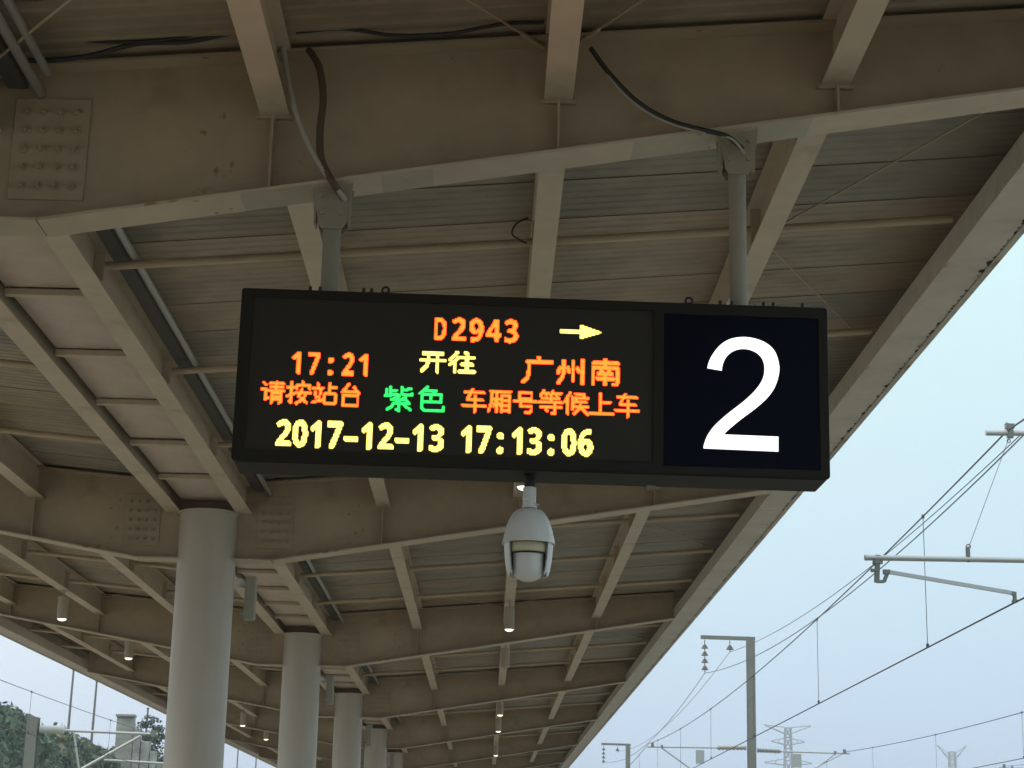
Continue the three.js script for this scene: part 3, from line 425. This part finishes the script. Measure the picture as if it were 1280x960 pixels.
{
  // mast beyond the sign, between the two tracks
  const m1 = mast('overhead_line_mast', 'grey steel mast with a top crossarm and hanging insulators, tracks beside the platform', 9.92, 70, 8.62);
  topArm(m1, 9.92, 70, 8.66, 8.05, 8.2, 9.16);
  cantilever(m1, 9.92, 70, 6.0, 4.53, 9.72, 8.62, 2.6); cantilever(m1, 9.92, 70, 13.6, 4.45, 10.12, 11.0, 2.6);
  part('tag_plate', [box(0.32, 0.5, 0.02).translate(...L(m1, 7.98, 4.18, 70).toArray()), box(0.32, 0.5, 0.02).translate(...L(m1, 11.62, 4.12, 70).toArray())], M.galvanized, m1);
  const m2 = mast('overhead_line_mast', 'small distant mast with a crossarm beside the canopy eave', 9.66, 128, 8.3);
  topArm(m2, 9.66, 128, 8.36, 7.85, 8.0, 8.95); cantilever(m2, 9.66, 128, 6.0, 4.5, 9.5, 8.5, 2.6); cantilever(m2, 9.66, 128, 13.2, 4.5, 9.85, 10.8, 2.6);
  const m3 = mast('overhead_line_mast', 'distant mast stub behind the crossing tubes of the insulated mast', 22.2, 120, 6.2);
  part('cap', [box(0.9, 0.12, 0.35).translate(...L(m3, 22.2, 6.25, 120).toArray())], M.mast, m3); cantilever(m3, 22.2, 120, 25.8, 6.0, 22.4, 23.3, 3.4); cantilever(m3, 22.2, 120, 18.8, 6.0, 22.0, 21.1, 3.4);
  const m4 = mast('overhead_line_mast', 'mast whose pale cantilever tubes reach in beside the far tracks', 27.5, 82, 8.3);
  cantilever(m4, 27.5, 82, 22.5, 4.75, 27.3, 26.2, 3.0);
  // near support: only its tubes reach into the picture
  const zN = 19.61, m0 = mast('overhead_line_mast', 'near mast whose pale tubes and steady arm hold the wires beside the canopy', 10.0, zN, 8.6);
  topArm(m0, 10.0, zN, 8.66, 8.05, 8.3, 9.2);
  const P = (x, y) => atZ(x, y, zN).sub(m0.position);
  part('registration_tube', [rod(P(1082, 697), L(m0, 9.0, 3.36, zN), 0.031, 14), rod(P(1081, 697), P(1084.5, 697), 0.0335, 14)], M.alu, m0);
  part('top_tube', [rod(P(1232, 541), L(m0, 9.0, 4.8, zN), 0.031, 14)], M.alu, m0);
  for (const y of [3.36, 4.8]) part('insulator', ribbed(L(m0, 9.0, y, zN), L(m0, 9.85, y, zN), 8, 0.1), M.insulator, m0);
  part('stay_tube', [rod(L(m0, 6.6, 4.75, zN), L(m0, 9.85, 2.3, zN), 0.03, 12)], M.alu, m0);
  part('drop_bracket', [bar(P(1097, 694), P(1096, 728), 0.05, 0.05), box(0.1, 0.03, 0.07).translate(...P(1097, 703).toArray()), box(0.09, 0.03, 0.06).translate(...P(1094, 713).toArray()), bar(P(1096, 727), P(1105, 727), 0.035, 0.03), bar(P(1105, 727), P(1110, 714), 0.04, 0.03), box(0.07, 0.05, 0.05).translate(...P(1108, 715).toArray())], M.steel, m0);
  part('steady_arm', [bar(P(1108, 714.5), P(1267, 741.5), 0.036, 0.04)], M.alu, m0);
  part('wire_clamp', [bar(P(1268, 740), P(1268.5, 752), 0.035, 0.035), box(0.05, 0.035, 0.05).translate(...P(1267, 742).toArray()), box(0.05, 0.03, 0.06).translate(...P(1268.5, 751.5).toArray())], M.steel, m0);
  part('messenger_clamp', [box(0.09, 0.05, 0.08).translate(...P(1262, 533).toArray()), box(0.06, 0.13, 0.07).translate(...P(1262.5, 540).toArray()), bar(P(1257, 529), P(1262, 534), 0.03, 0.03)], M.steel, m0);
  part('hanging_wire', [rod(P(1261, 548), P(1211, 684), 0.0035, 6)], M.wire, m0);
  part('ring_clamp', [rbox(0.045, 0.17, 0.05, 0.015).translate(...P(1210, 693).toArray()), new THREE.TorusGeometry(0.022, 0.007, 6, 14).translate(...P(1210.5, 683).toArray()), new THREE.TorusGeometry(0.018, 0.006, 6, 14).translate(...P(1261, 551).toArray())], M.steel, m0);
  // mast on the other side of the platform
  const zL = 59, m5 = mast('overhead_line_mast', 'grey mast with a pale triangular cantilever in front of the green hill', -14.3, zL, 4.28, 0.34), Q = (x, y) => atZ(x, y, zL).sub(m5.position);
  part('cap', [bar(Q(36, 893), Q(44, 897), 0.12, 0.06)], M.steel, m5);
  part('insulator', ribbed(Q(50, 911), Q(81, 912), 18, 0.135), M.white, m5);
  part('top_tube', [rod(Q(80, 913), Q(197, 918), 0.045, 10)], M.alu, m5);
  part('stay_tube', [rod(Q(60, 985), Q(176, 920), 0.05, 10)], M.alu, m5);
  part('brace', [rod(Q(92, 914), Q(99, 963), 0.035, 8)], M.alu, m5);
  part('registration_tube', [rod(Q(130, 950), Q(215, 955), 0.04, 8)], M.alu, m5);
  part('clamp', [box(0.16, 0.2, 0.14).translate(...Q(192, 917).toArray())], M.steel, m5);
  part('insulator', ribbed(Q(46, 993), Q(60, 985), 7, 0.14), M.white, m5);
  // lines
  function overhead(label, cx0, cy0, stops, drops, r, group) {
    const t = thing('overhead_line', label, 'overhead line', W(0, 0, 0), 'overhead lines'), toL = (p) => p.sub(t.position);
    for (let k = 0; k + 1 < stops.length; k++) {
      const [za, xa, ca, ma] = stops[k], [zb, xb, cb, mb] = stops[k + 1], sag = drops[k] ?? 0.5;
      part('contact_wire', [wireBetween(toL(W(xa, ca, za)), toL(W(xb, cb, zb)), 0.01, r)], M.wire, t);
      part('messenger_wire', [wireBetween(toL(W(xa, ma, za)), toL(W(xb, mb, zb)), sag, r * 1.0)], M.wire, t);
      const n = Math.max(2, Math.round((zb - za) / 8.6));
      for (let j = 0; j < n; j++) { const f = (j + 0.5) / n, z = za + (zb - za) * f, x = xa + (xb - xa) * f, my = ma + (mb - ma) * f - 4 * sag * f * (1 - f), cy = ca + (cb - ca) * f; if (z < 4) continue; part('dropper', [rod(toL(W(x, cy, z)), toL(W(x, my, z)), 0.005, 5), box(0.03, 0.05, 0.04).translate(...toL(W(x, my, z)).toArray()), box(0.03, 0.05, 0.04).translate(...toL(W(x, cy + 0.02, z)).toArray())], M.wire, t); }
    }
  }
  overhead('contact and carrier wires with droppers over the track beside the canopy', 0, 0, [[-30, 5.9, 2.9, 4.75], [zN, 5.635, 2.88, 4.77], [70, 6.05, 2.9, 4.62], [128, 6.0, 2.9, 4.6], [190, 6, 2.9, 4.6]], [0.5, 0.52, 0.6, 0.6], 0.0105);
  overhead('contact and carrier wires over the track on the far side of the insulated mast', 0, 0, [[16, 13.9, 3.0, 4.8], [70, 13.5, 3.0, 4.5], [128, 13.2, 3.0, 4.5], [190, 13.2, 3, 4.5]], [0.5, 0.6, 0.6], 0.012);
  overhead('distant contact and carrier wires over the outermost track', 0, 0, [[26, 22.8, 3.2, 4.9], [82, 22.7, 3.2, 4.8], [150, 22.7, 3.2, 4.8]], [0.5, 0.6], 0.009);
  overhead('contact and carrier wires over the track in front of the green hill', 0, 0, [[4, -11.6, 2.9, 4.6], [zL, -10.9, 2.9, 3.95], [120, -11.4, 2.9, 4.2], [180, -11.4, 2.9, 4.2]], [0.3, 0.5, 0.5], 0.009);
  const feeder = (label, pts, sag, r) => { const w = [pts].flatMap((q) => q.slice(1).map((p, k) => wireBetween(W(...q[k]), W(...p), sag, r))); const m = part(numbered('feeder_wire'), w, M.wire, scene); tag(m, label, 'wire', 'feeder wires on the mast tops'); };
  feeder('feeder wire hanging from the long insulator string of the mast crossarm', [[8.3, 7.3, zN + 0.2], [8.2, 7.32, 70.2], [8.0, 7.2, 128.2]], 1.05, 0.0125);
  feeder('feeder wire hanging from the short insulator of the mast crossarm', [[9.2, 8.15, zN + 0.2], [9.16, 8.14, 70.2], [8.95, 7.9, 128.2]], 0.9, 0.0105);
}

// ------------------------------------------------------------------ lattice pylons far away
function pylon(label, x, z, top, levels, body, vTop) {
  const t = thing('lattice_pylon', label, 'pylon', W(x, -3.6, z)), H = top + 3.6, b = (p, q, r = 0.09) => rod(new THREE.Vector3(...p), new THREE.Vector3(...q), r, 5), at = (y) => { const k = y / H; return k < 0.62 ? 3.4 - (3.4 - body) * (k / 0.62) : body * (1 - 0.35 * (k - 0.62) / 0.38); };
  const n = 12, yk = (k) => H * (1 - Math.pow(1 - k / n, 1.15));
  for (const [sx, sz] of [[-1, -1], [1, -1], [-1, 1], [1, 1]]) { const g = []; for (let k = 0; k < n; k++) g.push(b([sx * at(yk(k)), yk(k), sz * at(yk(k))], [sx * at(yk(k + 1)), yk(k + 1), sz * at(yk(k + 1))], 0.13)); part('leg', g, M.lattice, t); }
  const br = []; for (let k = 0; k < n; k++) { const a = at(yk(k)), c = at(yk(k + 1)), y0 = yk(k), y1 = yk(k + 1); for (const s of [-1, 1]) br.push(b([-a, y0, s * a], [c, y1, s * c]), b([a, y0, s * a], [-c, y1, s * c]), b([s * a, y0, -a], [s * c, y1, c]), b([s * a, y0, a], [s * c, y1, -c]), b([-c, y1, s * c], [c, y1, s * c])); }
  part('bracing', br, M.lattice, t);
  for (const [y, half, rise] of levels) for (const s of [-1, 1]) { const Y = y + 3.6, w = at(Y), g = []; g.push(b([s * w, Y, 0.7], [s * half, Y + rise, 0]), b([s * w, Y, -0.7], [s * half, Y + rise, 0]), b([s * w, Y + 1.3, 0], [s * half, Y + rise + 0.1, 0]), b([s * (w + half) / 2, Y + rise / 2, 0], [s * (w * 0.6 + half * 0.4), Y + 0.85, 0])); part('crossarm', g, M.lattice, t); }
  return t;
}
pylon('tall lattice pylon with three pairs of crossarms behind the insulated mast', 64.5, 400, 30.4, [[29.2, 5.0, 1.7], [26.9, 3.6, 0.6], [22.6, 5.1, 0.4]], 0.95);
pylon('hazy distant lattice pylon with a raised fork top', 119.6, 480, 31.4, [[29.6, 3.8, 3.4]], 1.1);

// ------------------------------------------------------------------ the hill on the other side, its shrubs, wall and poles
const hillN = fbmMaker(16, 4);
function hillY(x, z) {                                                         // height above the eye
  const ramp = sm(-16.2, -23.5, x) * (0.82 + 0.18 * sm(55, 85, z)); const n = hillN((x + 100) / 90, z / 90) - 0.5;
  return -3.4 + ramp * (9.55 + n * 2.2) + sm(-24, -40, x) * 1.0;
}
{
  const g = new THREE.PlaneGeometry(70, 190, 90, 190).rotateX(-Math.PI / 2), p = g.attributes.position;
  for (let i = 0; i < p.count; i++) { const x = p.getX(i) - 50, z = -p.getZ(i) + 140; p.setXYZ(i, x, hillY(x, z) + EYE, -z); }
  g.computeVertexNormals(); const h = new THREE.Mesh(g, M.earth); h.name = 'hill'; scene.add(h); tag(h, null, null, null, 'structure');
  // one clump: a handful of leaf faces
  const leaf = (n, R, s) => { const pos = []; for (let k = 0; k < n; k++) { const u = rnd() * 2 - 1, a = rnd() * 6.283, r = R * Math.cbrt(rnd()), q = Math.sqrt(1 - u * u), c = new THREE.Vector3(q * Math.cos(a) * r, Math.abs(u) * r * 0.8, q * Math.sin(a) * r), d1 = new THREE.Vector3(rnd() - 0.5, rnd() - 0.5, rnd() - 0.5).normalize().multiplyScalar(s), d2 = new THREE.Vector3(rnd() - 0.5, rnd() - 0.5, rnd() - 0.5).cross(d1).normalize().multiplyScalar(s * 0.55); const A = c.clone().add(d1), B = c.clone().add(d2), C = c.clone().sub(d1), D = c.clone().sub(d2); for (const v of [A, B, C, A, C, D]) pos.push(v.x, v.y, v.z); } const gg = new THREE.BufferGeometry(); gg.setAttribute('position', new THREE.Float32BufferAttribute(pos, 3)); gg.computeVertexNormals(); return gg; };
  const leafMat = mat(1, 1, 1, { roughness: 0.8, side: THREE.DoubleSide });
  const N = 12000, im = new THREE.InstancedMesh(leaf(46, 0.6, 0.13), leafMat, N), mt = new THREE.Matrix4(), qn = new THREE.Quaternion(), col = new THREE.Color();
  for (let i = 0; i < N; i++) {
    const bank = i < 240, z = bank ? 105.6 + rnd() * 1.6 : 66 + rnd() * 74, x = bank ? -21.6 + rnd() * 3.2 : -16.6 - rnd() * 20, s = 0.5 + rnd() * rnd() * 1.1, up = bank ? rnd() * Math.max(0, 5.6 - (x + 21.6) * 0.9 - hillY(x, z)) : 0; qn.setFromEuler(new THREE.Euler(rnd() * 0.5, rnd() * 6.28, rnd() * 0.5));
    mt.compose(W(x, hillY(x, z) - 0.1 + up, z), qn, new THREE.Vector3(s, s * (0.7 + rnd() * 0.7), s)); im.setMatrixAt(i, mt);
    const k = 0.7 + rnd() * 0.7, dry = rnd() < 0.07 ? 1 : 0; col.setRGB((0.085 + dry * 0.06) * k, (0.128 + dry * 0.01) * k, (0.078 - dry * 0.02) * k); im.setColorAt(i, col);
  }
  im.name = 'hillside_shrubs'; scene.add(im); tag(im, 'dense green shrubs covering the hillside', 'shrubs', null, 'stuff');
  function tree(label, x, z, top, R) {
    const y0 = hillY(x, z) - 0.2, t = thing('hill_tree', label, 'tree', W(x, y0, z)), h = top - y0, wood = mat(0.10, 0.08, 0.06, { roughness: 0.9 });
    part('trunk', [rod(new THREE.Vector3(0, 0, 0), new THREE.Vector3(0.1, h * 0.55, 0), 0.13, 8, 0.08), ...[0, 1, 2, 3, 4].map((k) => rod(new THREE.Vector3(0.05, h * (0.3 + k * 0.06), 0), new THREE.Vector3(Math.cos(k * 2.4) * R * 0.6, h * (0.6 + k * 0.07), Math.sin(k * 2.4) * R * 0.6), 0.05, 6, 0.02))], wood, t);
    const gs = []; for (let k = 0; k < 60; k++) { const a = rnd() * 6.28, u = rnd(), r = R * Math.sqrt(rnd()) * (0.55 + 0.45 * Math.sin(Math.PI * (0.15 + 0.8 * u))); gs.push(leaf(46, 0.42, 0.1).translate(Math.cos(a) * r, h * (0.38 + 0.6 * u), Math.sin(a) * r)); }
    part('crown', gs, mat(0.045, 0.075, 0.035, { roughness: 0.8, side: THREE.DoubleSide }), t);
  }
  tree('dark green tree rising at the top of the hill, cut by the picture edge', -28.9, 110, 8.4, 1.0);
  tree('sparse young tree standing beside the grey concrete wall on the hill', -20.3, 113, 8.3, 0.9);
  // broken concrete wall with pillars stepping down the slope
  const wl = thing('concrete_wall', 'weathered grey concrete wall stepping down the end of the green hill', 'wall', W(-20.6, 0, 108));
  const Lw = (x, y, z) => W(x, y, z).sub(wl.position);
  for (const [x, w, yt, yb, dz, m] of [[-20.85, 1.0, 7.95, 0, 0, M.rubble], [-20.1, 0.4, 7.3, 0, -0.12, M.rubble], [-19.6, 0.5, 6.6, -0.5, -0.05, M.rubble], [-19.1, 0.34, 6.05, -1, -0.15, M.rubble], [-18.65, 0.5, 5.3, -1.5, 0, M.rubble]]) { const c = Lw(x, (yt + yb) / 2, 108 + dz); part('block', rbox(w, yt - yb, 0.5, 0.03).translate(c.x, c.y, c.z), m, wl); }
  { const c = Lw(-20.85, 8.03, 107.9); part('coping', rbox(1.1, 0.14, 0.66, 0.02).translate(c.x, c.y, c.z), M.rubble, wl); }
  for (const [px, py, zz, lb] of [[92, 838, 110, 'thin grey pole on the hilltop, the tallest of them'], [121, 852, 110, 'thin grey pole on the hilltop next to the tallest pole'], [185, 886, 116, 'thin grey pole behind the concrete wall on the hill'], [298, 930, 170, 'thin distant pole seen between two canopy columns'], [321, 936, 175, 'thin distant pole seen between two canopy columns']]) {
    const tp = atZ(px, py, zz), y0 = px < 200 ? hillY(tp.x, zz) - 0.3 : -3.4, b = new THREE.Vector3(tp.x - 0.05, y0 + EYE, -zz), t = thing('hill_pole', lb, 'pole', b, 'thin poles beyond the tracks'), top = tp.clone().sub(b);
    part('shaft', [rod(new THREE.Vector3(), top, 0.085, 8, 0.06)], M.mast, t); part('cap', [cyl(0.09, 0.09, 0.06, 8).translate(top.x, top.y + 0.03, top.z)], M.mast, t);
  }
}

scene.traverse((o) => { if (o.isMesh) { o.castShadow = true; o.receiveShadow = true; } });
renderer.render(scene, camera);
